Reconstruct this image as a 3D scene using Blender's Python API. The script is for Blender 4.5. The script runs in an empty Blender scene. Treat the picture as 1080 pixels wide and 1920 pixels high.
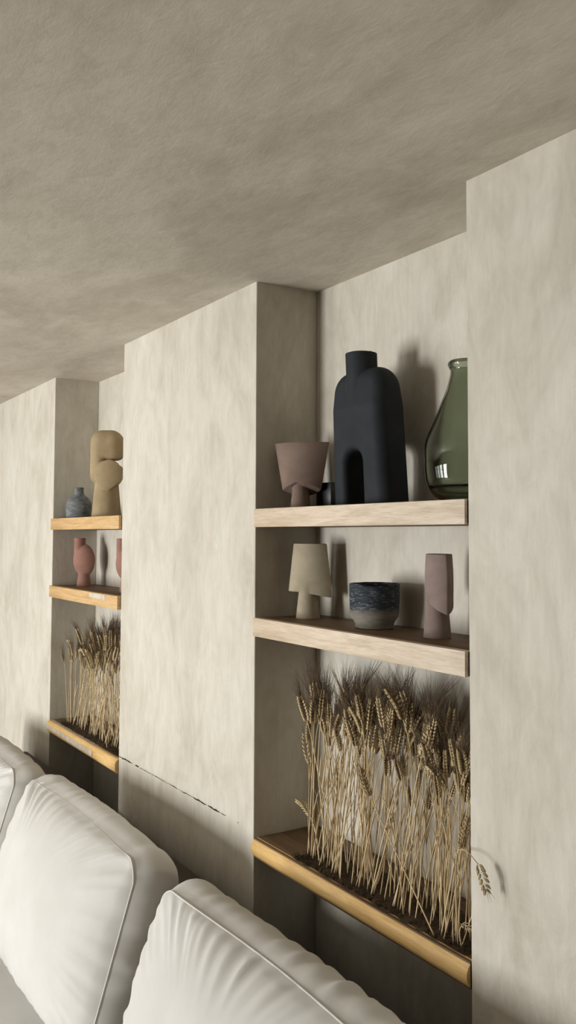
import bpy, bmesh, math, random
import numpy as np
from mathutils import Vector, Matrix, noise
random.seed(7)
R_ = math.radians
COL = bpy.context.scene.collection

# ---------------------------------------------------------------- layout (metres)
CAM = (0.0, -1.3, 1.69)
CEIL = 2.447
A, B, Cx, D = -4.103, -3.237, -2.206, -1.331      # niche edges along the wall
DEP = 0.218                                        # niche depth
S1, S2, S3 = 1.769, 1.453, 0.824                   # shelf tops
TH = 0.052

# ---------------------------------------------------------------- helpers
def link(o, parent=None):
    COL.objects.link(o)
    if parent: o.parent = parent
    return o

def mobj(name, verts, faces, mat, parent=None, smooth=True, sharp=None, loc=None, rotz=None):
    me = bpy.data.meshes.new(name)
    me.from_pydata([tuple(map(float, v)) for v in verts], [], [tuple(map(int, f)) for f in faces])
    me.materials.append(mat)
    if smooth:
        me.polygons.foreach_set('use_smooth', [True] * len(me.polygons))
        if sharp: me.set_sharp_from_angle(angle=R_(sharp))
    me.update()
    o = link(bpy.data.objects.new(name, me), parent)
    if loc: o.location = loc
    if rotz is not None: o.rotation_euler.z = rotz
    return o

def bm_obj(name, bm, mat, parent=None, smooth=False, sharp=35):
    me = bpy.data.meshes.new(name)
    bmesh.ops.recalc_face_normals(bm, faces=bm.faces[:])
    bm.to_mesh(me); bm.free()
    me.materials.append(mat)
    if smooth:
        me.polygons.foreach_set('use_smooth', [True] * len(me.polygons))
        me.set_sharp_from_angle(angle=R_(sharp))
    return link(bpy.data.objects.new(name, me), parent)

def box(bm, x0, x1, y0, y1, z0, z1, bev=0.0, seg=2):
    r = bmesh.ops.create_cube(bm, size=1.0)
    bmesh.ops.scale(bm, vec=(x1 - x0, y1 - y0, z1 - z0), verts=r['verts'])
    bmesh.ops.translate(bm, vec=((x0 + x1) / 2, (y0 + y1) / 2, (z0 + z1) / 2), verts=r['verts'])
    if bev:
        es = list({e for v in r['verts'] for e in v.link_edges})
        bmesh.ops.bevel(bm, geom=es, offset=bev, segments=seg, affect='EDGES', profile=0.5)

def thing(name, label, cat, loc=(0, 0, 0), rotz=0.0, group=None):
    o = bpy.data.objects.new(name, None)
    o.empty_display_size = 0.05
    link(o); o.location = loc; o.rotation_euler = (0, 0, rotz)
    return tag(o, label, cat, group)

def tag(o, label=None, cat=None, group=None, kind=None):
    if label: o['label'] = label
    if cat: o['category'] = cat
    if group: o['group'] = group
    if kind: o['kind'] = kind
    return o

def lathe(prof, n=64):
    """prof: list of (r, z); r==0 end points become poles."""
    vs, fs, rings = [], [], []
    for r, z in prof:
        if r < 1e-6:
            rings.append([len(vs)]); vs.append((0, 0, z))
        else:
            s = len(vs); rings.append(list(range(s, s + n)))
            vs += [(r * math.cos(2 * math.pi * k / n), r * math.sin(2 * math.pi * k / n), z) for k in range(n)]
    for a, b in zip(rings, rings[1:]):
        for k in range(n):
            k2 = (k + 1) % n
            if len(a) == 1 and len(b) == 1: continue
            if len(a) == 1: fs.append((a[0], b[k2], b[k]))
            elif len(b) == 1: fs.append((a[k], a[k2], b[0]))
            else: fs.append((a[k], a[k2], b[k2], b[k]))
    return vs, fs

def smooth_prof(pts, sub=6):
    """Catmull-Rom through (r,z) points"""
    out = []
    n = len(pts)
    for i in range(n - 1):
        p0, p1, p2, p3 = pts[max(i - 1, 0)], pts[i], pts[i + 1], pts[min(i + 2, n - 1)]
        for s in range(sub):
            t = s / sub
            out.append(tuple(0.5 * ((2 * p1[k]) + (-p0[k] + p2[k]) * t + (2 * p0[k] - 5 * p1[k] + 4 * p2[k] - p3[k]) * t * t
                                    + (-p0[k] + 3 * p1[k] - 3 * p2[k] + p3[k]) * t ** 3) for k in (0, 1)))
    out.append(pts[-1])
    return [(max(r, 0), z) for r, z in out]

# ---- signed-distance modelling: naive surface nets + Newton projection
def sdf_mesh(f, lo, hi, h):
    lo = np.array(lo, float); hi = np.array(hi, float)
    n = np.ceil((hi - lo) / h).astype(int) + 1
    ax = [lo[i] + h * np.arange(n[i]) for i in range(3)]
    X, Y, Z = np.meshgrid(*ax, indexing='ij')
    V = f(X, Y, Z); ins = V < 0
    cs = tuple(n - 1)
    acc = np.zeros(cs + (3,)); cnt = np.zeros(cs)
    for a in range(3):
        sl0 = [slice(None)] * 3; sl1 = [slice(None)] * 3
        sl0[a] = slice(0, -1); sl1[a] = slice(1, None)
        v0, v1 = V[tuple(sl0)], V[tuple(sl1)]
        cr = (v0 < 0) != (v1 < 0)
        t = np.where(cr, v0 / np.where(cr, v0 - v1, 1), 0)
        b, c = [i for i in range(3) if i != a]
        for db in (0, 1):
            for dc in (0, 1):
                s = [slice(None)] * 3
                s[b] = slice(db, n[b] - 1 + db); s[c] = slice(dc, n[c] - 1 + dc)
                m = cr[tuple(s)]; tt = t[tuple(s)]
                cnt += m
                acc[..., a] += np.where(m, tt, 0)
                acc[..., b] += m * db; acc[..., c] += m * dc
    act = cnt > 0
    idx = -np.ones(cs, int); idx[act] = np.arange(act.sum())
    ijk = np.argwhere(act)
    P = lo + h * (ijk + acc[act] / cnt[act][:, None])
    faces = []
    for a in range(3):
        b, c = (a + 1) % 3, (a + 2) % 3
        sl0 = [slice(1, -1)] * 3; sl1 = [slice(1, -1)] * 3
        sl0[a] = slice(0, -1); sl1[a] = slice(1, None)
        i0, i1 = ins[tuple(sl0)], ins[tuple(sl1)]
        for flag, flip in ((i0 & ~i1, False), (~i0 & i1, True)):
            q = np.argwhere(flag)
            if not len(q): continue
            off = np.ones(3, int); off[a] = 0
            q = q + off
            eb = np.zeros(3, int); eb[b] = 1; ec = np.zeros(3, int); ec[c] = 1
            g = lambda w: idx[w[:, 0], w[:, 1], w[:, 2]]
            quad = np.stack([g(q - eb - ec), g(q - ec), g(q), g(q - eb)], 1)
            if flip: quad = quad[:, ::-1]
            faces.append(quad)
    F = np.concatenate(faces)
    F = F[(F >= 0).all(1)]
    e = h * 0.25
    for _ in range(3):
        d = f(P[:, 0], P[:, 1], P[:, 2])
        g = np.stack([(f(*(P + e * u).T) - f(*(P - e * u).T)) / (2 * e) for u in np.eye(3)], 1)
        st = (d / np.maximum((g * g).sum(1), .05))[:, None] * g
        l = np.linalg.norm(st, axis=1, keepdims=True)
        P = P - st * np.minimum(1, 0.5 * h / np.maximum(l, 1e-9))
    return P, F

mx, mn = np.maximum, np.minimum
def smin(a, b, k):
    hh = np.clip(0.5 + 0.5 * (b - a) / k, 0, 1)
    return b * (1 - hh) + a * hh - k * hh * (1 - hh)
def smax(a, b, k): return -smin(-a, -b, k)
def rrect(x, z, hx, hz, r):
    qx, qz = np.abs(x) - hx + r, np.abs(z) - hz + r
    return mn(mx(qx, qz), 0) + np.hypot(mx(qx, 0), mx(qz, 0)) - r
def extr(d2, w, r):
    a, b = d2 + r, w + r
    return mn(mx(a, b), 0) + np.hypot(mx(a, 0), mx(b, 0)) - r
def cone(x, y, z, r0, r1, z0, z1):
    r = r0 + (r1 - r0) * np.clip((z - z0) / (z1 - z0), 0, 1)
    return smax(np.hypot(x, y) - r, np.abs(z - (z0 + z1) / 2) - (z1 - z0) / 2, .002)
def lens(x, y, a, b):
    """vertical lens prism, half length a along x, half thickness b along y"""
    Rr = (a * a + b * b) / (2 * b)
    return smax(np.hypot(x, y - (Rr - b)) - Rr, np.hypot(x, y + (Rr - b)) - Rr, .0025)

# ---------------------------------------------------------------- materials
def srgb(*c):
    return tuple(((v / 255) / 12.92 if v / 255 <= .04045 else ((v / 255 + .055) / 1.055) ** 2.4) for v in c) + (1,)

def new_mat(name):
    m = bpy.data.materials.new(name); m.use_nodes = True
    nt = m.node_tree
    return m, nt, nt.nodes['Principled BSDF']

def N(nt, t, **kw):
    n = nt.nodes.new(t)
    for k, v in kw.items():
        if k in n.inputs: n.inputs[k].default_value = v
        else: setattr(n, k, v)
    return n

def mapped(nt, scale=(1, 1, 1), rot=(0, 0, 0), coord='Object'):
    tc = N(nt, 'ShaderNodeTexCoord'); mp = N(nt, 'ShaderNodeMapping')
    mp.inputs['Scale'].default_value = scale; mp.inputs['Rotation'].default_value = rot
    nt.links.new(tc.outputs[coord], mp.inputs['Vector'])
    return mp.outputs['Vector']

def noise_n(nt, vec, scale, detail=4, rough=.55, dist=0.0):
    n = N(nt, 'ShaderNodeTexNoise', Scale=scale, Detail=detail, Roughness=rough, Distortion=dist)
    nt.links.new(vec, n.inputs['Vector'])
    return n.outputs['Fac']

def ramp(nt, fac, stops):
    r = N(nt, 'ShaderNodeValToRGB')
    el = r.color_ramp.elements
    while len(el) < len(stops): el.new(0.5)
    for e, (p, c) in zip(el, stops): e.position = p; e.color = c
    nt.links.new(fac, r.inputs['Fac'])
    return r.outputs['Color']

def mixc(nt, fac, a, b, mode='MIX'):
    m = N(nt, 'ShaderNodeMix', data_type='RGBA', blend_type=mode)
    for i, s in ((0, fac), (6, a), (7, b)):
        if hasattr(s, 'is_linked') or hasattr(s, 'links'): nt.links.new(s, m.inputs[i])
        else: m.inputs[i].default_value = s
    return m.outputs[2]

def bump(nt, bsdf, hgt, strength, dist=.002):
    b = N(nt, 'ShaderNodeBump', Strength=strength, Distance=dist)
    nt.links.new(hgt, b.inputs['Height']); nt.links.new(b.outputs['Normal'], bsdf.inputs['Normal'])

def plaster(name, light, mid, dark, sc=(1, 1, 1), b=.35, patch=2.2, contrast=1.0, medw=.5, dist=.5):
    m, nt, bs = new_mat(name)
    v = mapped(nt, sc)
    big = noise_n(nt, v, patch, 5, .62, dist)
    med = noise_n(nt, v, patch * 4.5, 6, .68, dist)
    fine = noise_n(nt, mapped(nt, (sc[0] * 1.0, sc[1] * 1.0, sc[2] * .25)), 60, 3, .6)
    w = .11 / contrast
    c1 = ramp(nt, big, [(.5 - w, dark), (.5, mid), (.5 + w * 1.2, light)])
    c2 = ramp(nt, med, [(.5 - w, dark), (.53, mid), (.5 + w * 1.4, light)])
    c = mixc(nt, medw, c1, c2)
    c3 = ramp(nt, fine, [(.3, (.9, .9, .9, 1)), (.7, (1, 1, 1, 1))])
    c = mixc(nt, .6, c, c3, 'MULTIPLY')
    nt.links.new(c, bs.inputs['Base Color'])
    bs.inputs['Roughness'].default_value = .82
    bs.inputs['Specular IOR Level'].default_value = .25
    f2 = noise_n(nt, v, 34, 8, .7, .4)
    mm = N(nt, 'ShaderNodeMath', operation='ADD'); nt.links.new(f2, mm.inputs[0]); nt.links.new(med, mm.inputs[1])
    bump(nt, bs, mm.outputs[0], b, .004)
    return m

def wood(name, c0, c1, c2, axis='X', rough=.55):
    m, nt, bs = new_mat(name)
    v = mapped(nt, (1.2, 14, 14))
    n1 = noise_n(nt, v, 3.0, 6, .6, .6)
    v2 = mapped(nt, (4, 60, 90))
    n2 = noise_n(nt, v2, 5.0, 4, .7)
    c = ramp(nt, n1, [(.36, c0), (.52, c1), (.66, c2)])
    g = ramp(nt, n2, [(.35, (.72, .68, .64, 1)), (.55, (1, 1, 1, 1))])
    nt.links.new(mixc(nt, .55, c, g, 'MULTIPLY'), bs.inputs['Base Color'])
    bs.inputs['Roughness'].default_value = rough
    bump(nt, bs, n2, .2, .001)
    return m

def ceramic(name, c0, c1, rough=.85, b=.12, sc=14):
    m, nt, bs = new_mat(name)
    v = mapped(nt)
    n1 = noise_n(nt, v, sc, 5, .6, .4); n2 = noise_n(nt, v, 220, 3, .6)
    nt.links.new(ramp(nt, n1, [(.35, c0), (.65, c1)]), bs.inputs['Base Color'])
    bs.inputs['Roughness'].default_value = rough
    bs.inputs['Specular IOR Level'].default_value = .3
    bump(nt, bs, n2, b, .001)
    return m

def simple(name, c, rough=.7):
    m, nt, bs = new_mat(name)
    v = mapped(nt)
    n1 = noise_n(nt, v, 30, 4)
    d = tuple(x * .8 for x in c[:3]) + (1,)
    nt.links.new(ramp(nt, n1, [(.35, d), (.6, c)]), bs.inputs['Base Color'])
    bs.inputs['Roughness'].default_value = rough
    return m

M = {}
M['wall'] = plaster('limewash_wall', srgb(224, 219, 209), srgb(214, 208, 196), srgb(197, 190, 177), (1.5, 1.5, .7), .3, 2.4, .8, .36, .9)
M['ceil'] = plaster('limewash_ceiling', srgb(228, 222, 210), srgb(218, 211, 199), srgb(202, 194, 181), (.8, 1.5, 1), .2, 2.2, 1.0, .42, .6)
M['taupe'] = plaster('taupe_plaster', srgb(104, 94, 82), srgb(96, 87, 75), srgb(86, 78, 67))
M['floor'] = plaster('concrete_floor', srgb(150, 140, 126), srgb(142, 132, 118), srgb(132, 122, 109), (1, 1, 1), .1, 1.2)
M['oak'] = wood('pale_oak', srgb(206, 188, 166), srgb(224, 208, 188), srgb(236, 222, 205))
M['oak_warm'] = wood('warm_oak', srgb(204, 168, 118), srgb(220, 186, 138), srgb(230, 200, 154))
M['oak_gold'] = wood('golden_oak', srgb(220, 182, 120), srgb(236, 200, 140), srgb(244, 212, 158), rough=.42)
M['top'] = wood('shaded_shelf_top', srgb(104, 82, 58), srgb(122, 98, 70), srgb(134, 108, 78))  # darker than the oak fronts: shade on the flat tops put into the colour
M['black'] = ceramic('charcoal_clay', srgb(46, 49, 53), srgb(54, 57, 61), .7, .08)
M['pink'] = ceramic('mauve_clay', srgb(132, 114, 104), srgb(148, 129, 118))
M['purple'] = ceramic('dusty_purple_clay', srgb(140, 124, 117), srgb(158, 141, 134))
M['beige'] = ceramic('sand_clay', srgb(170, 159, 139), srgb(188, 177, 156))
M['tan'] = ceramic('tan_clay', srgb(168, 150, 120), srgb(182, 164, 134))
M['red'] = ceramic('terracotta_clay', srgb(158, 121, 109), srgb(172, 134, 121))
M['ink_frame'] = simple('dark_window_frame', srgb(60, 58, 55), .5)
M['ink'] = simple('black_lacquer', srgb(12, 12, 13), .4)
M['grey'] = simple('grey_stone_base', srgb(84, 82, 78), .7)
M['film'] = simple('peeling_film', srgb(226, 214, 200), .35)
M['crack'] = simple('dark_crack', srgb(58, 54, 48), .9)
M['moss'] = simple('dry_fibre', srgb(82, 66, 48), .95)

def bottle_mat():
    m, nt, bs = new_mat('blue_grey_clay')
    v = mapped(nt, (1, 1, 2.2))
    n1 = noise_n(nt, v, 22, 6, .7, 1.2)
    c = ramp(nt, n1, [(.35, srgb(96, 100, 104)), (.5, srgb(124, 128, 130)), (.66, srgb(158, 160, 158))])
    nt.links.new(c, bs.inputs['Base Color']); bs.inputs['Roughness'].default_value = .8
    bump(nt, bs, n1, .3, .002)
    return m
M['bluegrey'] = bottle_mat()

def bowl_mat():
    m, nt, bs = new_mat('streaked_blue_glaze')
    tc = N(nt, 'ShaderNodeTexCoord'); sp = N(nt, 'ShaderNodeSeparateXYZ')
    nt.links.new(tc.outputs['Object'], sp.inputs[0])
    v = mapped(nt, (1, 1, 9))
    st = noise_n(nt, v, 34, 5, .75, .2)
    v2 = mapped(nt, (1, 1, 5)); st2 = noise_n(nt, v2, 60, 4, .7)
    ad = N(nt, 'ShaderNodeMath', operation='MULTIPLY_ADD'); nt.links.new(st, ad.inputs[0]); ad.inputs[1].default_value = .05
    nt.links.new(sp.outputs['Z'], ad.inputs[2])
    mr = N(nt, 'ShaderNodeMapRange'); nt.links.new(ad.outputs[0], mr.inputs[0])
    mr.inputs[1].default_value = .060; mr.inputs[2].default_value = .082
    dark = ramp(nt, st2, [(.42, srgb(40, 46, 56)), (.56, srgb(62, 70, 80)), (.66, srgb(150, 150, 146))])
    light = ramp(nt, st, [(.35, srgb(128, 124, 114)), (.65, srgb(160, 154, 142))])
    nt.links.new(mixc(nt, mr.outputs[0], light, dark), bs.inputs['Base Color'])
    bs.inputs['Roughness'].default_value = .7
    bump(nt, bs, st, .5, .003)
    return m
M['bowl'] = bowl_mat()

def fabric(name, c0, c1):
    m, nt, bs = new_mat(name)
    v = mapped(nt)
    n1 = noise_n(nt, v, 5, 4, .6); n2 = noise_n(nt, v, 700, 2, .6)
    nt.links.new(ramp(nt, n1, [(.35, c0), (.65, c1)]), bs.inputs['Base Color'])
    bs.inputs['Roughness'].default_value = .9
    bs.inputs['Sheen Weight'].default_value = .15
    bs.inputs['Specular IOR Level'].default_value = .2
    bump(nt, bs, n2, .12, .001)
    return m
M['linen'] = fabric('cream_linen', srgb(208, 205, 200), srgb(214, 212, 208))
M['piping'] = fabric('cream_piping', srgb(204, 200, 192), srgb(210, 206, 200))
M['base'] = fabric('darkened_sofa_fabric', srgb(84, 76, 66), srgb(94, 86, 75))  # darkened so the unseen sofa back bounces little light

def glass_mat():
    m, nt, bs = new_mat('green_glass')
    bs.inputs['Base Color'].default_value = (.50, .54, .45, 1)
    bs.inputs['Transmission Weight'].default_value = 1
    bs.inputs['Roughness'].default_value = .015
    bs.inputs['IOR'].default_value = 1.45
    n1 = noise_n(nt, mapped(nt), 9, 3, .5, .5)
    bump(nt, bs, n1, .25, .004)
    return m
M['glass'] = glass_mat()

def straw(name, stops, rough=.75):
    m, nt, bs = new_mat(name)
    oi = N(nt, 'ShaderNodeObjectInfo')
    n1 = noise_n(nt, mapped(nt), 26, 3)
    ad = N(nt, 'ShaderNodeMath', operation='MULTIPLY_ADD')
    nt.links.new(oi.outputs['Random'], ad.inputs[0]); ad.inputs[1].default_value = .55
    ml = N(nt, 'ShaderNodeMath', operation='MULTIPLY'); nt.links.new(n1, ml.inputs[0]); ml.inputs[1].default_value = .45
    nt.links.new(ml.outputs[0], ad.inputs[2])
    nt.links.new(ramp(nt, ad.outputs[0], stops), bs.inputs['Base Color'])
    bs.inputs['Roughness'].default_value = rough
    return m
M['stem'] = straw('wheat_straw', [(.15, srgb(160, 134, 100)), (.4, srgb(206, 184, 146)), (.7, srgb(232, 214, 178))])
M['ear'] = straw('wheat_ear', [(.15, srgb(164, 142, 108)), (.45, srgb(200, 180, 142)), (.75, srgb(226, 208, 172))])
M['awn'] = straw('wheat_awn', [(.15, srgb(92, 76, 60)), (.45, srgb(116, 98, 80)), (.75, srgb(150, 130, 106))])

# ---------------------------------------------------------------- the room
def struct(name, bm, mat):
    return tag(bm_obj(name, bm, mat), kind='structure')

bm = bmesh.new()
XL, XR, YF = -9.4, 1.6, -5.4
for x0, x1 in ((XL, A), (B, Cx), (D, XR)):
    box(bm, x0, x1, 0, DEP, 0, CEIL + .05, .0025, 2)
box(bm, XL, XR, DEP, DEP + .12, 0, CEIL + .05)
struct('wall_back', bm, M['wall'])
bm = bmesh.new(); box(bm, XL, XR, YF - .15, DEP + .12, CEIL, CEIL + .12)
struct('ceiling', bm, M['ceil'])
bm = bmesh.new(); box(bm, XL, XR, YF - .15, DEP + .12, -.1, 0)
struct('floor', bm, M['floor'])

# the window wall behind the camera and the two end walls
bays = [(-8.1, -7.1), (-6.6, -5.6), (-5.1, -4.1), (-3.6, -2.6)]
bm = bmesh.new()
edges = [XL] + [e for b_ in bays for e in b_] + [XR]
for k in range(0, len(edges), 2): box(bm, edges[k], edges[k + 1], YF - .15, YF, 0, CEIL)
for x0, x1 in bays:
    box(bm, x0, x1, YF - .15, YF, 0, .10); box(bm, x0, x1, YF - .15, YF, 1.95, CEIL)
struct('wall_front', bm, M['taupe'])
for k, (x0, x1) in enumerate(bays):
    bm = bmesh.new()
    for a_, b_, c_, d_ in ((x0, x0 + .04, .10, 1.95), (x1 - .04, x1, .10, 1.95), (x0, x1, .10, .14), (x0, x1, 1.91, 1.95), (x0, x1, 1.36, 1.39)):
        box(bm, a_, b_, YF - .10, YF - .05, c_, d_)
    struct('window_%d' % (k + 1), bm, M['ink_frame'])
bm = bmesh.new(); box(bm, XL - .12, XL, YF - .15, DEP + .12, 0, CEIL); struct('wall_left', bm, M['wall'])
bm = bmesh.new(); box(bm, XR, XR + .12, YF - .15, DEP + .12, 0, CEIL); struct('wall_right', bm, M['taupe'])

# thin broken crack in the plaster of the pillar between the niches
rc = random.Random(3)
vs, fs = [], []
segs = [(-3.236, -3.10), (-3.075, -3.04), (-3.03, -2.93), (-2.925, -2.80), (-2.795, -2.70), (-2.695, -2.60), (-2.595, -2.50), (-2.49, -2.41), (-2.405, -2.37), (-2.30, -2.293)]
for i, (x0, x1) in enumerate(segs):
    n = max(3, int((x1 - x0) / .012)); base = len(vs)
    big = .0032 if i in (0, 1, 7, 6) else .0014
    for k in range(n + 1):
        t = k / n; x = x0 + (x1 - x0) * t
        zc = .838 + .004 * (x + 3.23) + rc.uniform(-.0015, .0015)
        hw = big * (math.sin(math.pi * min(max(t, .06), .94)) ** .5) * rc.uniform(.55, 1.1)
        vs += [(x, -.0004, zc - hw), (x, -.0004, zc + hw), (x, -.0011, zc)]
    for k in range(n):
        a = base + 3 * k
        fs += [(a, a + 3, a + 5, a + 2), (a + 2, a + 5, a + 4, a + 1)]
cr = mobj('plaster_crack', vs, fs, M['crack'], smooth=False)
tag(cr, kind='structure')

# ---------------------------------------------------------------- shelves
def shelf(x0, x1, ztop, th, mat, over, label, bull=0.0, group=None):
    t = thing('wall_shelf', label, 'shelf', ((x0 + x1) / 2, 0, ztop), 0, group)
    hx = (x1 - x0) / 2 - .003
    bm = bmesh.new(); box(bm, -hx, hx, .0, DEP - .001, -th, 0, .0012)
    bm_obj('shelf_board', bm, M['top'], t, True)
    bm = bmesh.new()
    box(bm, -hx, hx, -over, .012, -th - .0006, .0006)
    if bull:
        es = [e for e in bm.edges if all(v.co.y < 0 for v in e.verts) and abs(e.verts[0].co.z - e.verts[1].co.z) < 1e-5]
        bmesh.ops.bevel(bm, geom=es, offset=bull, segments=6, affect='EDGES', profile=.5)
    else:
        bmesh.ops.bevel(bm, geom=bm.edges[:], offset=.0012, segments=2, affect='EDGES', profile=.5)
    bm_obj('front_edge', bm, mat, t, True, 40)
    return t

gs = 'shelves built into the wall niches'
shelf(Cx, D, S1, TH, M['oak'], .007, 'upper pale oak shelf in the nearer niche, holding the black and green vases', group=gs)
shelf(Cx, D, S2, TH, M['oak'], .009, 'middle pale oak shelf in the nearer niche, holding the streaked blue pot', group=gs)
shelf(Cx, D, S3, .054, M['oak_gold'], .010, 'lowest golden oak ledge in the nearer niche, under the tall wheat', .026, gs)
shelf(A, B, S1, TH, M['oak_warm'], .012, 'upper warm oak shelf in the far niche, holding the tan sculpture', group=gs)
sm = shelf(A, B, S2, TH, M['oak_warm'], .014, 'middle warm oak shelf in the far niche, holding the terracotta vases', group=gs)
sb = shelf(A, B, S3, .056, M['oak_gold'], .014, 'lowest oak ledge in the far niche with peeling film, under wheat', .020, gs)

def film(parent, x0, x1, z0, z1, y, rag, rs, curl=0.0):
    rr = random.Random(rs); n = 26; vs, fs = [], []
    for k in range(n + 1):
        t = k / n; x = x0 + (x1 - x0) * t
        za = z0 + rr.uniform(-rag, rag); zb = z1 + rr.uniform(-rag, rag) * .4
        for j in range(4):
            s = j / 3
            vs.append((x + rr.uniform(-1, 1) * .002, y - curl * (1 - s) ** 2 - .0006, za + (zb - za) * s))
    for k in range(n):
        for j in range(3):
            a = 4 * k + j; fs.append((a, a + 4, a + 5, a + 1))
    o = mobj('protective_film', vs, fs, M['film'], parent)
    o['label'] = 'whitish torn film stuck on the front edge'
    return o
cxs = (A + B) / 2
film(sm, -3.555 - cxs, -3.37 - cxs, -.022, -.003, -.0142, .003, 5)
film(sb, -4.095 - cxs, -3.83 - cxs, -.036, -.018, -.0142, .002, 6)
film(sb, -3.822 - cxs, -3.49 - cxs, -.038, -.018, -.0142, .003, 8, .002)
# top strip of the same film
vs, fs = [], []
rr = random.Random(4)
for k in range(30):
    x = -4.095 - cxs + k / 29 * (.605)
    vs += [(x, -.002, .0013), (x, .016 + rr.uniform(-.003, .003), .0013)]
for k in range(29): fs.append((2 * k, 2 * k + 2, 2 * k + 3, 2 * k + 1))
mobj('protective_film', vs, fs, M['film'], sb)

# ---------------------------------------------------------------- vases, upper shelf of the near niche
def sdf_obj(name, f, lo, hi, h, mat, loc, rotz, label, cat, sharp=38, group=None):
    P, F = sdf_mesh(f, lo, hi, h)
    o = mobj(name, P, F, mat, None, True, sharp, loc, rotz)
    return tag(o, label, cat, group)

def f_black(x, y, z):
    ys = y + .05 * z
    xs = x / (1 - .10 * np.clip(z / .36, 0, 1) + .03 )
    hz = .23
    ht = .037 + .014 * np.clip((.356 - z) / .10, 0, 1)
    body = extr(rrect(xs, z - (.356 - hz), .109, hz, .052), np.abs(ys) - ht, .034)
    arch = rrect(x + .010, z - (.145 - .12), .036 , .12, .034)
    body = smax(body, -arch, .022)
    neck = np.hypot(x + .006, ys + .0085) - .0415
    neck = mx(neck, np.abs(z - .31) - .090)
    d = smin(body, neck, .003)
    hole = mx(np.hypot(x + .006, ys + .006) - .035, .30 - z)
    d = smax(d, -hole, .002)
    return mx(d, -z)
sdf_obj('sculptural_vase', f_black, (-.130, -.09, -.006), (.130, .08, .41), .0028, M['black'], (-1.80, .112, S1), 0,
        'large matte black body-shaped vase with arched leg opening and round neck', 'vase', 55)

def f_pink(x, y, z):
    k = np.clip((z - .055) / .14, 0, 1)
    s = (.060 + .025 * k) / .085
    head = lens(x / s, y, .085, .031) * .9
    head = smax(head, z - .194, .002)
    bot = (.056 - z) + .30 * mx(np.abs(x + .004) - .034, 0) * 0 - .55 * y + .25 * mx(.02 - np.abs(x + .006), 0)
    head = smax(head, bot, .003)
    hole = smax(lens(x / s, y, .078, .025), .16 - z, .002)
    stem = cone(x + .004, y, z, .032, .017, -.02, .125)
    d = smin(smax(head, -hole, .002), stem, .0025)
    return mx(d, -z)
sdf_obj('sculptural_vase', f_pink, (-.10, -.055, -.006), (.10, .055, .205), .0024, M['pink'], (-2.118, .105, S1), R_(38),
        'mauve clay vase with wide flared cup on a short cone foot, beside the black vase', 'vase', 32)

t = thing('ornament_block', 'small square black block standing behind the mauve cup-shaped vase', 'ornament', (-2.085, .178, S1), R_(8))
bm = bmesh.new(); box(bm, -.031, .031, -.021, .021, .008, .078, .0025); bm_obj('block', bm, M['ink'], t, True)
bm = bmesh.new(); box(bm, -.032, .032, -.022, .022, 0, .008, .001); bm_obj('foot', bm, M['grey'], t, True)

# green glass demijohn (double-walled lathe)
px = 1 / 824
op = [(0, .004), (.048, .0015), (.062, .004), (.078, .014), (.0925, .038), (.0985, .066), (.0998, .10), (.0985, .132), (.091, .156), (.076, .190),
      (.0585, .234), (.0475, .262), (.0405, .290), (.0392, .300)]
outer = smooth_prof(op)
lip = [(.0395, .3035), (.0425, .308), (.0452, .313), (.0455, .318), (.043, .3222), (.039, .323), (.0362, .320)]
inner = [(max(r - .0035 - .0015 * (z < .03), 0), z + (.006 if z < .03 else .0)) for r, z in reversed(outer)]
inner[-1] = (0, .012)
vs, fs = lathe([(0, .0015)] + outer[6:] + lip + inner, 96)
g = mobj('glass_vase', vs, fs, M['glass'], None, True, None, (-1.443, .112, S1))
tag(g, 'green glass bottle vase with bulging belly, partly hidden by the pillar', 'vase')

# ---------------------------------------------------------------- middle shelf of the near niche
def head_vase(topw, botw, thick, ztop, zback, ztip, stem0, stem1, stx, bulge=0):
    def f(x, y, z):
        k = np.clip((z - zback) / (ztop - zback), 0, 1)
        s = 1 + (topw / botw - 1) * k + bulge * np.sin(np.pi * np.clip(k, 0, 1))
        head = lens(x / s, y / (1 + .5 * (s - 1)), botw / 2, thick / 2) * .9
        head = smax(head, z - ztop, .002)
        zb = zback + (ztip - zback) * np.clip((x + botw * .1) / (botw * .6), 0, 1)
        head = smax(head, (zb - z) * .85, .003)
        hole = smax(lens(x / s, y / (1 + .5 * (s - 1)), botw / 2 - .008, thick / 2 - .006), ztop - .03 - z, .002)
        st = cone(x - stx, y, z, stem0, stem1, -.02, zback + .05)
        return mx(smin(smax(head, -hole, .002), st, .002), -z)
    return f
sdf_obj('sculptural_vase', head_vase(.104, .136, .050, .216, .076, .060, .0375, .0215, -.006), (-.085, -.05, -.006), (.085, .05, .226), .0024,
        M['beige'], (-2.108, .128, S2), R_(36), 'sand beige clay vase with lampshade-shaped head on a cone foot, left of the blue pot', 'vase', 32)
sdf_obj('sculptural_vase', head_vase(.090, .102, .062, .197, .095, .056, .0345, .0205, -.012, .07), (-.08, -.05, -.006), (.08, .05, .206), .0024,
        M['purple'], (-1.541, .110, S2), R_(-20), 'dusty purple clay vase with blade-like head and pointed chin on middle shelf', 'vase', 32)

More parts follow.
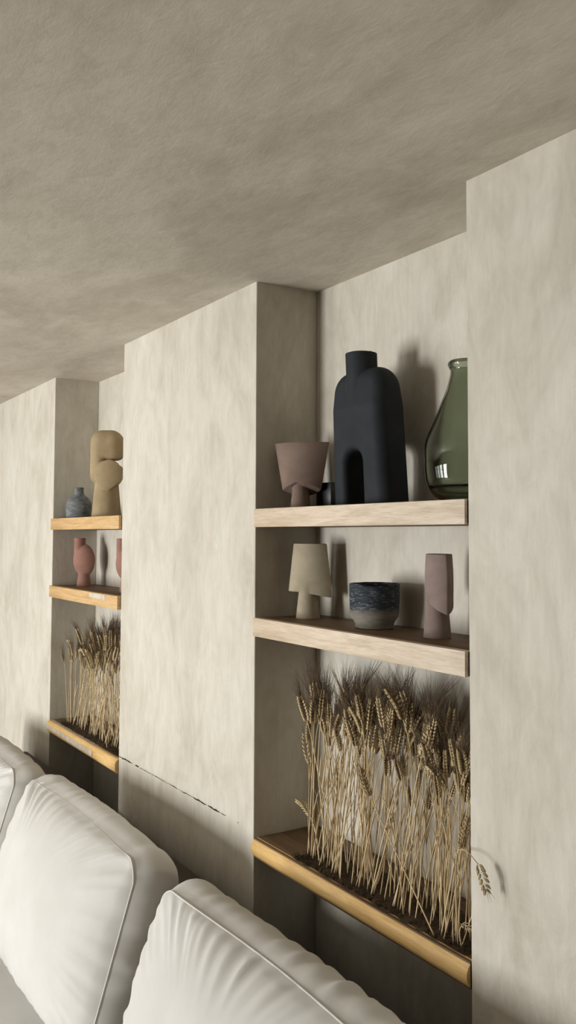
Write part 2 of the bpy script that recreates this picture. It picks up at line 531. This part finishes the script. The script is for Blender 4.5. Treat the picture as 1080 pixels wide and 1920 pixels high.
prof = [(0, .006), (.040, .006), (.043, 0), (.049, .0015), (.0505, .010), (.0535, .018), (.0615, .030), (.0635, .040), (.0650, .070), (.0655, .095), (.0660, .112), (.0650, .1155),
        (.0625, .1155), (.0605, .112), (.0600, .08), (.058, .045), (.050, .028), (0, .024)]
vs, fs = lathe(prof, 96)
out = []
for x, y, z in vs:
    a = math.degrees(math.atan2(y, x)) % 360
    if z > .108:                                   # the dip in the rim, and its unevenness
        q = min(max((a - 290) / 6, 0), 1) * min(max((372 - (a if a > 180 else a + 360)) / 6, 0), 1)
        z -= .0045 * q
        z += .0012 * noise.noise(Vector((x * 40, y * 40, 0)))
    k = 1 + .012 * noise.noise(Vector((x * 18, y * 18, z * 60)))
    out.append((x * k, y * k, z))
b = mobj('ceramic_pot', out, fs, M['bowl'], None, True, 50, (-1.80, .122, S2))
tag(b, 'round ceramic pot with streaked dark blue rim and bare grey lower half', 'pot')

# ---------------------------------------------------------------- far niche
prof = smooth_prof([(0, .003), (.045, .0005), (.056, .004), (.0595, .02), (.0595, .055), (.0575, .075), (.047, .095), (.031, .108), (.0225, .118), (.0205, .133), (.0215, .146)], 5)
prof += [(.0190, .148), (.0160, .146), (.0150, .12), (.0, .11)]
vs, fs = lathe([(0, .0005)] + prof[5:], 64)
b = mobj('clay_bottle', vs, fs, M['bluegrey'], None, True, 50, (-4.012, .095, S1))
tag(b, 'small blue-grey mottled clay bottle with narrow neck on the far upper shelf', 'bottle')

def f_tan(x, y, z):
    xs = x / (1 + .05 * (z < -1))
    body = extr(rrect(xs, z - .265, .073, .125, .054), np.abs(y) - .054, .050)
    # rounded lower bulb with a vertical ridge and pointed chin
    by = y + .014
    bulb = smax(np.sqrt((x - .018) ** 2 / .9 + (by - .05) ** 2 + ((z - .187) / 1.05) ** 2) - .112,
                np.sqrt(((x - .018) / .92) ** 2 + (by + .045) ** 2 * .5 + ((z - .187) / 1.05) ** 2) - .066, .006)
    slit = rrect(x - .09, z - .246, .095, .0095, .009)
    bulb = smax(bulb, (.108 - z) * .75 + .62 * np.abs(x - .012), .006)
    body = smax(body, -slit, .034)
    body = smax(body, (.125 - z) * .9 + .10 * x, .02)
    stem = cone(x, y, z, .068, .050, -.02, .17)
    d = smin(body, bulb, .006)
    d = smin(d, stem, .003)
    return mx(d, -z)
sdf_obj('abstract_sculpture', f_tan, (-.095, -.10, -.006), (.115, .08, .40), .0032, M['tan'], (-3.70, .112, S1), R_(58),
        'tall tan rounded abstract sculpture with a horizontal slit, on far upper shelf', 'sculpture', 50)

def f_red(x, y, z):
    zz = (z - .120) / 1.28
    rr2 = .0600; th = .040
    Rr = (rr2 ** 2 + th ** 2) / (2 * th)
    a = np.sqrt(x * x + (y - (Rr - th)) ** 2 + zz ** 2) - Rr
    b_ = np.sqrt(x * x + (y + (Rr - th)) ** 2 + zz ** 2) - Rr
    body = smax(a, b_, .0012)
    neck = mx(np.hypot(x + .026, y) - .0265, np.abs(z - .180) - .045)
    hole = mx(np.hypot(x + .026, y) - .0215, .19 - z)
    stem = cone(x, y, z, .036, .022, -.02, .09)
    d = smin(smin(body, neck, .002), stem, .002)
    return mx(smax(d, -hole, .001), -z)
P, F = sdf_mesh(f_red, (-.075, -.055, -.006), (.075, .055, .235), .0024)
r1 = mobj('sculptural_vase', P, F, M['red'], None, True, 32, (-3.985, .115, S2), R_(34))
tag(r1, 'terracotta disc-bodied vase with offset neck, fully visible at left of far middle shelf', 'vase', 'terracotta vases on the far middle shelf')
r2 = r1.copy(); COL.objects.link(r2); r2.location = (-3.455, .115, S2); r2.rotation_euler.z = R_(28)
r2['label'] = 'terracotta vase half hidden behind the pillar edge on far middle shelf'

# ---------------------------------------------------------------- wheat
def tube(path, radii, n=5):
    vs, fs = [], []
    prev = None
    for i, p in enumerate(path):
        p = Vector(p)
        tdir = (Vector(path[min(i + 1, len(path) - 1)]) - Vector(path[max(i - 1, 0)])).normalized()
        u = tdir.cross(Vector((.31, .95, .1))).normalized() if prev is None else (prev - tdir * prev.dot(tdir)).normalized()
        prev = u; w = tdir.cross(u)
        for k in range(n):
            a = 2 * math.pi * k / n
            q = p + (u * math.cos(a) + w * math.sin(a)) * radii[i]
            vs.append(tuple(q))
    for i in range(len(path) - 1):
        for k in range(n):
            k2 = (k + 1) % n
            fs.append((i * n + k, i * n + k2, (i + 1) * n + k2, (i + 1) * n + k))
    fs.append(tuple(range(n))[::-1]); fs.append(tuple(range((len(path) - 1) * n, len(path) * n)))
    return vs, fs

def join(parts):
    vs, fs = [], []
    for v, f in parts:
        o = len(vs); vs += list(v); fs += [tuple(i + o for i in q) for q in f]
    return vs, fs

def kernel(c, d, side, L=.0125, w=.0034):
    d = d.normalized(); u = side - d * side.dot(d)
    u = u.normalized(); v = d.cross(u)
    vs = [tuple(c)]; fs = []
    rings = [(.22, .75), (.5, 1.0), (.78, .62)]
    n = 5
    for t, r in rings:
        for k in range(n):
            a = 2 * math.pi * k / n
            vs.append(tuple(c + d * L * t + (u * math.cos(a) + v * math.sin(a) * .8) * w * r))
    vs.append(tuple(c + d * L * 1.05))
    for k in range(n):
        k2 = (k + 1) % n
        fs.append((0, 1 + k2, 1 + k))
        for j in range(2):
            fs.append((1 + j * n + k, 1 + j * n + k2, 1 + (j + 1) * n + k2, 1 + (j + 1) * n + k))
        fs.append((1 + 2 * n + k, 1 + 2 * n + k2, len(vs) - 1))
    return vs, fs

def bez(pts, n):
    """Catmull-Rom through 3-D control points, evenly sampled"""
    P = [Vector(p) for p in pts]; out = []
    m = len(P) - 1
    for i in range(n + 1):
        s = i / n * m; k = min(int(s), m - 1); t = s - k
        p0, p1, p2, p3 = P[max(k - 1, 0)], P[k], P[k + 1], P[min(k + 2, m)]
        out.append(0.5 * ((2 * p1) + (-p0 + p2) * t + (2 * p0 - 5 * p1 + 4 * p2 - p3) * t * t + (-p0 + 3 * p1 - 3 * p2 + p3) * t ** 3))
    return out

def wheat_meshes(stem_pts, ear_pts, rng, awn=.095, n_lvl=10, spread=.32, nawn=30, leaf=False, wd=1.0):
    sp = bez(stem_pts, 12)
    rad = [.0019 - .0009 * i / 12 for i in range(13)]
    parts = [tube(sp, rad, 5)]
    if leaf:                                       # a dry sheath along the stem
        i0 = rng.randint(3, 6)
        q = sp[i0]; dr = Vector((rng.uniform(-1, 1), rng.uniform(-1, 1), 2.6)).normalized()
        pth = [q, q + dr * .03, q + dr * .07 + Vector((0, 0, -.004)), q + dr * .11 + Vector((dr.x * .02, dr.y * .02, -.016))]
        parts.append(tube(pth, [.0022, .0024, .0016, .0003], 4))
    # nodes of the straw
    for i in (3, 7):
        q = sp[i]; d = (sp[i + 1] - sp[i - 1]).normalized()
        parts.append(tube([q - d * .002, q, q + d * .002], [rad[i], rad[i] * 1.55, rad[i]], 5))
    stem = join(parts)
    ep = bez(ear_pts, n_lvl)
    ks, aw = [], []
    side0 = Vector((rng.uniform(-1, 1), rng.uniform(-1, 1), .1)).normalized()
    for i in range(n_lvl + 1):
        c = ep[i]; d = (ep[min(i + 1, n_lvl)] - ep[max(i - 1, 0)]).normalized()
        s = (side0 - d * side0.dot(d)).normalized(); w = d.cross(s)
        k = math.sin(math.pi * (.16 + .74 * i / n_lvl)) ** .6
        for sg in (-1, 1):
            for wv in (-.45, .45):
                o = (s * sg + w * wv * 1.2)
                kd = (d + o * (.34 + .26 * k)).normalized()
                cc = c + o * .0030 * k * wd
                ks.append(kernel(cc, kd, s, .0125, .0029 * wd * (.75 + .25 * k)))
        na = max(1, round(nawn / (n_lvl + 1)))
        for j in range(na):
            a = rng.uniform(0, 2 * math.pi)
            o = s * math.cos(a) + w * math.sin(a)
            L = awn * rng.uniform(.7, 1.12)
            st = c + o * .003 + d * .008
            sr = spread * rng.uniform(.25, 1.0)
            e1 = st + (d + o * sr).normalized() * L * .5
            e2 = e1 + (d + o * sr * rng.uniform(.6, 1.4) + Vector((rng.uniform(-.06, .06),) * 3)).normalized() * L * .5
            aw.append(tube([st, e1, e2], [.00055, .00042, .00014], 3))
    return stem, join(ks), join(aw)

def data_mesh(name, vf, mat):
    me = bpy.data.meshes.new(name)
    me.from_pydata([tuple(v) for v in vf[0]], [], vf[1])
    me.polygons.foreach_set('use_smooth', [True] * len(me.polygons))
    me.materials.append(mat)
    return me

def make_stalk(meshes, loc, rot, scale, label, group=None):
    r = bpy.data.objects.new('wheat_stalk', None); r.empty_display_size = .02
    COL.objects.link(r); r.location = loc; r.rotation_euler = rot; r.scale = (scale,) * 3
    tag(r, label, 'dried wheat', group)
    for nm, me in zip(('stem', 'ear', 'awns'), meshes):
        o = bpy.data.objects.new(nm, me); COL.objects.link(o); o.parent = r
    return r

rng = random.Random(21)
variants = []; VV = []
for v in range(16):
    L = rng.uniform(.37, .44)
    nod = [.02, .05, .08, .14, .04, .24, .06, .10][v % 8]      # how strongly the ear bows
    w1 = rng.uniform(-.012, .012)
    top = Vector((.012 + nod * .12, w1, L))
    dr = Vector((.10 + nod * 1.6, w1 * 3, 1)).normalized()
    stem_pts = [(0, 0, 0), (w1 * .6, -w1 * .5, L * .3), (.004 + w1 * .4, w1, L * .62), (.006 + nod * .05, w1, L * .86), top]
    el = rng.uniform(.058, .074)
    bend = Vector((nod * .5, 0, -nod * .35))
    ear_pts = [top, top + dr * el * .5, top + (dr + bend).normalized() * el * 1.0]
    ms = wheat_meshes(stem_pts, ear_pts, rng, rng.uniform(.070, .105), 8, rng.uniform(.16, .36), 40, leaf=(v % 3 == 0), wd=1.38)
    VV.append(np.array(ms[0][0] + ms[1][0] + ms[2][0]))
    variants.append([data_mesh(n, vf, M[n2]) for n, vf, n2 in zip(('stem', 'ear', 'awns'), ms, ('stem', 'ear', 'awn'))])

def plant(n, x0, x1, y0f, y1f, ztop_lim, seed, label, group, hfun, xlo, xhi):
    rg = random.Random(seed)
    for i in range(n):
        s0 = rg.uniform(.79, 1.06)
        if rg.random() < .16: s0 *= rg.uniform(.76, .9)
        wide = rg.random() < .10
        for attempt in range(60):                  # draw again until the whole stalk stays inside the niche
            x = x0 + (x1 - x0) * (i + rg.random()) / n
            y = y0f(x) + (y1f - y0f(x)) * rg.random() ** 1.3
            s = hfun(x) * s0; H = .5 * s
            lx = rg.choice((-1, 1)) * rg.uniform(.12, .26) if wide and attempt < 15 else rg.gauss(.012, .12)
            ly = (rg.uniform(.04, .15) - y) / H
            q = Vector((0, 0, 1)).rotation_difference(Vector((lx, ly, 1)).normalized())
            m = q.to_matrix() @ Matrix.Rotation(rg.uniform(0, 2 * math.pi), 3, 'Z')
            v = rg.randrange(len(variants))
            W = VV[v] @ (np.array(m) * s).T + np.array((x, y, S3 + .002))
            if W[:, 0].min() > xlo + .004 and W[:, 0].max() < xhi - .003 and W[:, 1].max() < DEP - .002 and W[:, 1].min() > -.03 and W[:, 2].max() < S2 - TH - .01:
                make_stalk(variants[v], (x, y, S3 + .002), m.to_euler(), s, label, group)
                break

plant(148, -2.005, -1.385, lambda x: .022 + .03 * max(0, (-1.9 - x) / .1), .125, 1.4, 5,
      'dried bearded wheat stalk in the dense row on the nearer niche ledge', 'wheat row in the nearer niche',
      lambda x: .99 - .05 * abs((x + 1.75) / .3), Cx + .125, D)
plant(120, -3.955, -3.29, lambda x: .035, .125, 1.4, 9,
      'dried bearded wheat stalk in the dense row on the far niche ledge', 'wheat row in the far niche',
      lambda x: .76 + .19 * min(1, max(0, (x + 3.95) / .3)), A, B)

def single(stem_pts, ear_pts, label, seed, awn=.08, spread=.35, nawn=30, lv=9, wd=1.0):
    rg = random.Random(seed)
    b0 = Vector(stem_pts[0])
    ms = wheat_meshes([Vector(p) - b0 for p in stem_pts], [Vector(p) - b0 for p in ear_pts], rg, awn, lv, spread, nawn, False, wd)
    me = [data_mesh(n, vf, M[n2]) for n, vf, n2 in zip(('stem', 'ear', 'awns'), ms, ('stem', 'ear', 'awn'))]
    return make_stalk(me, b0, (0, 0, 0), 1, label)

zb = S3 + .002
single([(-1.99, .06, zb), (-2.0, .07, .95), (-2.035, .08, 1.06)], [(-2.035, .08, 1.06), (-2.06, .085, 1.09), (-2.075, .09, 1.125)],
       'lone short wheat stalk tilting left, ear apart below the others at left of nearer row', 31, .04, .25, 18, 7)
single([(-1.93, .04, zb), (-1.955, .05, .87), (-1.985, .06, .905), (-2.02, .07, .925)], [(-2.02, .07, .925), (-2.065, .08, .938), (-2.10, .085, .94)],
       'bent wheat stalk whose ear points flat to the left above the golden ledge', 32, .035, .4, 16, 8)
single([(-2.0, .05, zb), (-2.012, .07, 1.0), (-2.03, .09, 1.17)], [(-2.03, .09, 1.17), (-2.035, .09, 1.20), (-2.04, .09, 1.235)],
       'tall wheat stalk with dark spreading beard at far left of nearer row', 33, .10, .55, 50, 7)
single([(-1.40, .03, zb), (-1.395, .02, .94), (-1.37, .0, 1.03), (-1.315, -.028, 1.058), (-1.275, -.034, 1.045)], [(-1.275, -.034, 1.045), (-1.262, -.036, 1.028), (-1.255, -.034, 1.005)],
       'wheat stalk arching out past the pillar edge with its small ear drooping', 34, .022, .5, 10, 5)
single([(-1.43, .05, zb), (-1.425, .05, .93), (-1.41, .05, 1.02)], [(-1.41, .05, 1.02), (-1.403, .05, 1.05), (-1.39, .05, 1.085)],
       'short wheat stalk with pale ear low at the right end of nearer row', 35, .03, .3, 8, 8)
single([(-1.452, .012, zb), (-1.56, .008, .95), (-1.68, .012, 1.07)], [(-1.68, .012, 1.07), (-1.70, .012, 1.095), (-1.715, .014, 1.12)],
       'wheat stalk leaning strongly left across the front of the nearer row', 36, .05, .3, 16, 7)
single([(-1.39, .03, zb), (-1.385, .02, .86), (-1.37, .012, .884)], [(-1.37, .012, .884), (-1.358, .009, .888), (-1.346, .008, .886)],
       'broken wheat stub curling over at the right end of the nearer ledge', 37, .012, .3, 4, 3, .6)
single([(-3.95, .05, zb), (-3.955, .05, 1.0), (-3.965, .055, 1.14), (-3.99, .06, 1.175)], [(-3.99, .06, 1.175), (-4.025, .065, 1.19), (-4.06, .07, 1.19)],
       'wheat stalk bowing left at the outer end of the far row', 38, .03, .3, 12, 8)
single([(-3.94, .05, zb), (-3.95, .055, 1.0), (-3.97, .06, 1.10)], [(-3.97, .06, 1.10), (-4.0, .065, 1.13), (-4.03, .07, 1.155)],
       'lower wheat stalk tilting left just beneath the bowed one in far row', 39, .03, .3, 12, 8)
single([(-3.36, .0, zb + .02), (-3.42, .0, .95), (-3.54, .01, 1.08), (-3.68, .02, 1.17)], [(-3.68, .02, 1.17), (-3.73, .025, 1.19), (-3.78, .03, 1.18)],
       'wheat stalk leaning far left across the front of the far row', 40, .04, .3, 14, 8)

# matted dry fibres the stalks stand in
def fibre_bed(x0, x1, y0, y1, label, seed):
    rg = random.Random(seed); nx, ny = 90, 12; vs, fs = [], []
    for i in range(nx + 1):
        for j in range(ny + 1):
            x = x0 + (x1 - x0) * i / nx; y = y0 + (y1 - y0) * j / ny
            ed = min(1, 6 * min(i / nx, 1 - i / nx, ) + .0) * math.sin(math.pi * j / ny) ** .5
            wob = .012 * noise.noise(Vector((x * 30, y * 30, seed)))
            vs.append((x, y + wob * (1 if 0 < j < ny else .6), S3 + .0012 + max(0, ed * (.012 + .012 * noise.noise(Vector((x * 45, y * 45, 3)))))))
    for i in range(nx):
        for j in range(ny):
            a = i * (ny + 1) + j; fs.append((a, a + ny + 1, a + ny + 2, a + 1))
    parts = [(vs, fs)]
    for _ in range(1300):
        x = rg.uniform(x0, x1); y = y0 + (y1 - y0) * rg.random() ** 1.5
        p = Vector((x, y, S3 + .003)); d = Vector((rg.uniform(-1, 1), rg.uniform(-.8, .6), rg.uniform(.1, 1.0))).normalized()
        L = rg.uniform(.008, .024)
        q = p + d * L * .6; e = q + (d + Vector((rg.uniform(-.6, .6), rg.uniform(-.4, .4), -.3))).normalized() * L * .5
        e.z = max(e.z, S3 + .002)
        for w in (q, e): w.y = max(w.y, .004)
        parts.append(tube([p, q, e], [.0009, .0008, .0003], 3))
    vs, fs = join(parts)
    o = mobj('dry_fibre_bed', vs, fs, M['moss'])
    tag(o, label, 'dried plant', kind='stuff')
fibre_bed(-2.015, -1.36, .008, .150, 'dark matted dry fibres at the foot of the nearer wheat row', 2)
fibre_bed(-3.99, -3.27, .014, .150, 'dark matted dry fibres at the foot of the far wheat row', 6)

# ---------------------------------------------------------------- sofa and cushions
def cushion(w, h, T, front, back, cr, seed, wr=.006, nT=360, side_bulge=.028):
    """upright box cushion: x width, y thickness (front = -y), z height from 0; returns body + seam paths"""
    hw, hh = w / 2, h / 2
    # rounded-rectangle outline
    def outline(n):
        pts = []
        L = [2 * (hw - cr), 2 * (hh - cr)]; arc = math.pi / 2 * cr
        per = 2 * (L[0] + L[1]) + 4 * arc
        seg = [('l', (-hw + cr, -hh), (1, 0), L[0]), ('a', (hw - cr, -hh + cr), -90, arc), ('l', (hw, -hh + cr), (0, 1), L[1]), ('a', (hw - cr, hh - cr), 0, arc),
               ('l', (hw - cr, hh), (-1, 0), L[0]), ('a', (-hw + cr, hh - cr), 90, arc), ('l', (-hw, hh - cr), (0, -1), L[1]), ('a', (-hw + cr, -hh + cr), 180, arc)]
        for i in range(n):
            s = i / n * per
            for sg in seg:
                ln = sg[3]
                if s <= ln or sg is seg[-1]:
                    if sg[0] == 'l':
                        p = (sg[1][0] + sg[2][0] * s, sg[1][1] + sg[2][1] * s); nrm = (sg[2][1], -sg[2][0])
                    else:
                        a = R_(sg[2] + 90 * s / ln); p = (sg[1][0] + cr * math.cos(a), sg[1][1] + cr * math.sin(a)); nrm = (math.cos(a), math.sin(a))
                    pts.append((p, nrm, i / n * per)); break
                s -= ln
        return pts
    ol = outline(nT)
    # sag and overall softness of the outline
    def soft(p, nrm):
        x, z = p
        k = .012 * math.cos(x / hw * 1.5) * (1 if z > 0 else .2)
        return x, z + k * (abs(nrm[1]))
    rowsN = 30
    vs, rows = [], []
    def wrinkle(s, dist):
        a = noise.noise(Vector((s * 15, dist * 2.5, seed)))
        b = noise.noise(Vector((s * 38, dist * 4, seed + 7)))
        m = .5 + .5 * noise.noise(Vector((s * 3.1, 1.3, seed)))
        r = (1 - abs(a) * 2.4) * .7 + b * .55
        return r * (.35 + 1.1 * m)
    def face(sign, bulge):
        lst = []
        for j in range(1, rowsN + 1):
            f = (j / rowsN)
            row = []
            for (p, nrm, s) in ol:
                x, z = soft(p, nrm)
                qx, qz = x * f, z * f
                # round the puff with separate distance to edge
                ex, ez = 1 - abs(qx) / hw, 1 - abs(qz) / (hh + .012)
                e = max(0.0, min(1, ex)) ; g = max(0.0, min(1, ez))
                puff = (1 - (1 - e) ** 2.6) ** .75 * (1 - (1 - g) ** 2.6) ** .75
                dist = (1 - f) * min(hw, hh) * 1.4
                y = sign * (T / 2 + bulge * puff)
                amp = wr * 1.25 * math.exp(-((dist - .015) / .07) ** 2) * min(1, dist / .010)
                y += sign * amp * wrinkle(s, dist)
                # broad soft folds on the panel
                y += sign * .004 * noise.noise(Vector((qx * 6 + qz * 3, qz * 4, seed + 3))) * puff
                row.append(len(vs)); vs.append((qx, y, qz + hh))
            lst.append(row)
        c = len(vs); vs.append((0, sign * (T / 2 + bulge), hh))
        return c, lst
    fs = []
    cf, fr = face(-1, front)
    for k in range(nT): fs.append((cf, fr[0][k], fr[0][(k + 1) % nT]))
    for a, b in zip(fr, fr[1:]):
        for k in range(nT): fs.append((a[k], b[k], b[(k + 1) % nT], a[(k + 1) % nT]))
    seam = [vs[i] for i in fr[-1]]
    # boxing strip
    nb = 14; last = fr[-1]
    for j in range(1, nb):
        f = j / nb; row = []
        for (p, nrm, s) in ol:
            x, z = soft(p, nrm)
            o = side_bulge * (1 - abs(2 * f - 1) ** 2.0) * (.75 if abs(nrm[1]) < .5 else 1) - .018 * f ** 3
            o += wr * .75 * wrinkle(s * .9 + 3, f * .12) * math.sin(math.pi * f)
            row.append(len(vs)); vs.append((x + nrm[0] * o, -T / 2 + T * f, z + nrm[1] * o + hh))
        for k in range(nT): fs.append((last[k], row[k], row[(k + 1) % nT], last[(k + 1) % nT]))
        last = row
    cb, br = face(1, back)
    # shrink the back outline a little to match the strip
    for rw in br:
        for i in rw:
            x, y, z = vs[i]; vs[i] = (x * (1 - .018 / hw), y, (z - hh) * (1 - .018 / hh) + hh)
    bl = br[-1]
    for k in range(nT): fs.append((last[k], bl[k], bl[(k + 1) % nT], last[(k + 1) % nT]))
    for a, b in zip(br, br[1:]):
        for k in range(nT): fs.append((a[k], a[(k + 1) % nT], b[(k + 1) % nT], b[k]))
    for k in range(nT): fs.append((cb, br[0][(k + 1) % nT], br[0][k]))
    return vs, fs, seam

def piping(seam, r, n=6, fade=False):
    m = len(seam); vs, fs = [], []; r0 = r
    xm = max(p[0] for p in seam); zm = max(p[2] for p in seam)
    for i in range(m):
        p = Vector(seam[i]); d = (Vector(seam[(i + 1) % m]) - Vector(seam[i - 1])).normalized()
        u = d.cross(Vector((0, 1, 0))).normalized(); w = d.cross(u)
        r = r0
        if fade: r = r0 * min(1, max(.25, 1 - (xm - .05 - p.x) / .05 if p.z > zm * .3 else 1))
        for k in range(n):
            a = 2 * math.pi * k / n
            vs.append(tuple(p + (u * math.cos(a) + w * math.sin(a)) * r))
    for i in range(m):
        for k in range(n):
            a, b = i * n, ((i + 1) % m) * n
            fs.append((a + k, a + (k + 1) % n, b + (k + 1) % n, b + k))
    return vs, fs

def make_cushion(name, w, h, T, fr, bk, cr, seed, loc, rot, label, cat, wr=.006, group=None, side=.022):
    t = thing(name, label, cat, loc, 0, group)
    t.rotation_euler = rot
    vs, fs, seam = cushion(w, h, T, fr, bk, cr, seed, wr, side_bulge=side)
    o = mobj('cushion_cover', vs, fs, M['linen'], t)
    o.data.flip_normals() if False else None
    bmf = bmesh.new(); bmf.from_mesh(o.data); bmesh.ops.recalc_face_normals(bmf, faces=bmf.faces[:]); bmf.to_mesh(o.data); bmf.free()
    pv, pf = piping(seam, .0024, 6, loc[0] < -2)
    mobj('piping', pv, pf, M['linen'], t)
    return t

SEAT = .275
bt = R_(-17)
gc = 'large cream back cushions of the sofa'
for x, sd, lb in ((-3.92, 4.0, 'cream linen back cushion at the left edge, farthest along the sofa'),
                  (-2.76, 11.0, 'cream linen back cushion with dark side panel, below the cracked pillar'),
                  (-1.555, 23.0, 'cream linen back cushion nearest the camera, below the nearer niche')):
    make_cushion('back_cushion', 1.0 if x < -2 else 1.06, .512 - .02 * (x < -3), .150, .12, .03, .055, sd, (x, -.408, SEAT + .010), (bt, 0, 0), lb, 'cushion', .012, gc, .030)

sofa = thing('sofa', 'long cream sofa along the wall, mostly out of the frame', 'sofa', (-2.7, -.75, 0))
bm = bmesh.new(); box(bm, -1.65, 1.70, -.42, .48, .05, .14, .02, 3); bm_obj('sofa_base', bm, M['base'], sofa, True)
bm = bmesh.new(); box(bm, -1.65, 1.70, .58, .725, .05, .635, .02, 3); bm_obj('back_frame_blocker', bm, M['base'], sofa, True)  # unseen sofa back, raised and deepened to block light behind the cushions
for sx in (-1.58, 1.62):
    for sy in (-.36, .42):
        bm = bmesh.new(); box(bm, sx - .025, sx + .025, sy - .025, sy + .025, 0, .0495, .004); bm_obj('leg', bm, M['ink'], sofa, True)
for x in (-3.80, -2.70, -1.60):
    pass
def seat_cushion(x, sd, label):
    t = thing('seat_cushion', label, 'cushion', (x, -.72, .1405), 0, 'cream seat cushions of the sofa')
    vs, fs, seam = cushion(1.07, .84, .12, .012, .0, .05, sd, .003, 240, .012)
    rot = lambda p: (p[0], p[2] - .42, -p[1] + .0615)      # lay it flat, front face up
    o = mobj('cushion_cover', [rot(p) for p in vs], fs, M['linen'], t)
    b_ = bmesh.new(); b_.from_mesh(o.data); bmesh.ops.recalc_face_normals(b_, faces=b_.faces[:]); b_.to_mesh(o.data); b_.free()
    pv, pf = piping(seam, .0028); mobj('piping', [rot(p) for p in pv], pf, M['piping'], t)
seat_cushion(-3.80, 51, 'cream seat cushion below the farthest back cushion')
seat_cushion(-2.70, 52, 'cream seat cushion whose edge shows dark in the bottom left corner')
seat_cushion(-1.60, 53, 'cream seat cushion below the nearest back cushion')

# ---------------------------------------------------------------- camera
yaw, pit, rol = R_(57.35), R_(3.03), R_(.22)
cy, sy = math.cos(yaw), math.sin(yaw)
F_ = Vector((-sy * math.cos(pit), cy * math.cos(pit), math.sin(pit)))
Rv = Vector((cy, sy, 0)); U_ = Rv.cross(F_)
R2 = Rv * math.cos(rol) + U_ * math.sin(rol); U2 = -Rv * math.sin(rol) + U_ * math.cos(rol)
cam = bpy.data.cameras.new('camera')
cam.sensor_fit = 'VERTICAL'; cam.sensor_height = 36; cam.lens = 1635 / 1920 * 36
cam.shift_y = -41 / 1920; cam.clip_start = .02
co = bpy.data.objects.new('camera', cam); COL.objects.link(co)
m = Matrix((R2, U2, -F_)).transposed().to_4x4(); m.translation = Vector(CAM)
co.matrix_world = m
bpy.context.scene.camera = co

# ---------------------------------------------------------------- light
POWER = 90
def area(name, loc, target, sx, sz, power, col=(1, 1, 1)):
    l = bpy.data.lights.new(name, 'AREA'); l.shape = 'RECTANGLE'; l.size = sx; l.size_y = sz
    l.energy = power; l.color = col
    o = bpy.data.objects.new(name, l); COL.objects.link(o); o.location = loc
    d = Vector(target) - Vector(loc)
    o.rotation_euler = d.to_track_quat('-Z', 'Z').to_euler()
    return o
for (x0, x1), pw in zip(bays, (.22, .36, .85, 2.3)):
    area('window_light', ((x0 + x1) / 2, YF - .13, 1.025), ((x0 + x1) / 2 + .15, 0, 1.1), x1 - x0 - .02, 1.83, POWER * pw, (.955, .975, .975))
w = bpy.data.worlds.new('world'); bpy.context.scene.world = w; w.use_nodes = True
bg = w.node_tree.nodes['Background']; bg.inputs[0].default_value = (.95, .98, 1.0, 1); bg.inputs[1].default_value = .28

sc = bpy.context.scene
sc.view_settings.view_transform = 'Standard'
sc.view_settings.look = 'None'
sc.view_settings.exposure = 0.13
sc.view_settings.gamma = 0.88
sc.cycles.max_bounces = 10; sc.cycles.transmission_bounces = 12
sc.cycles.use_denoising = True
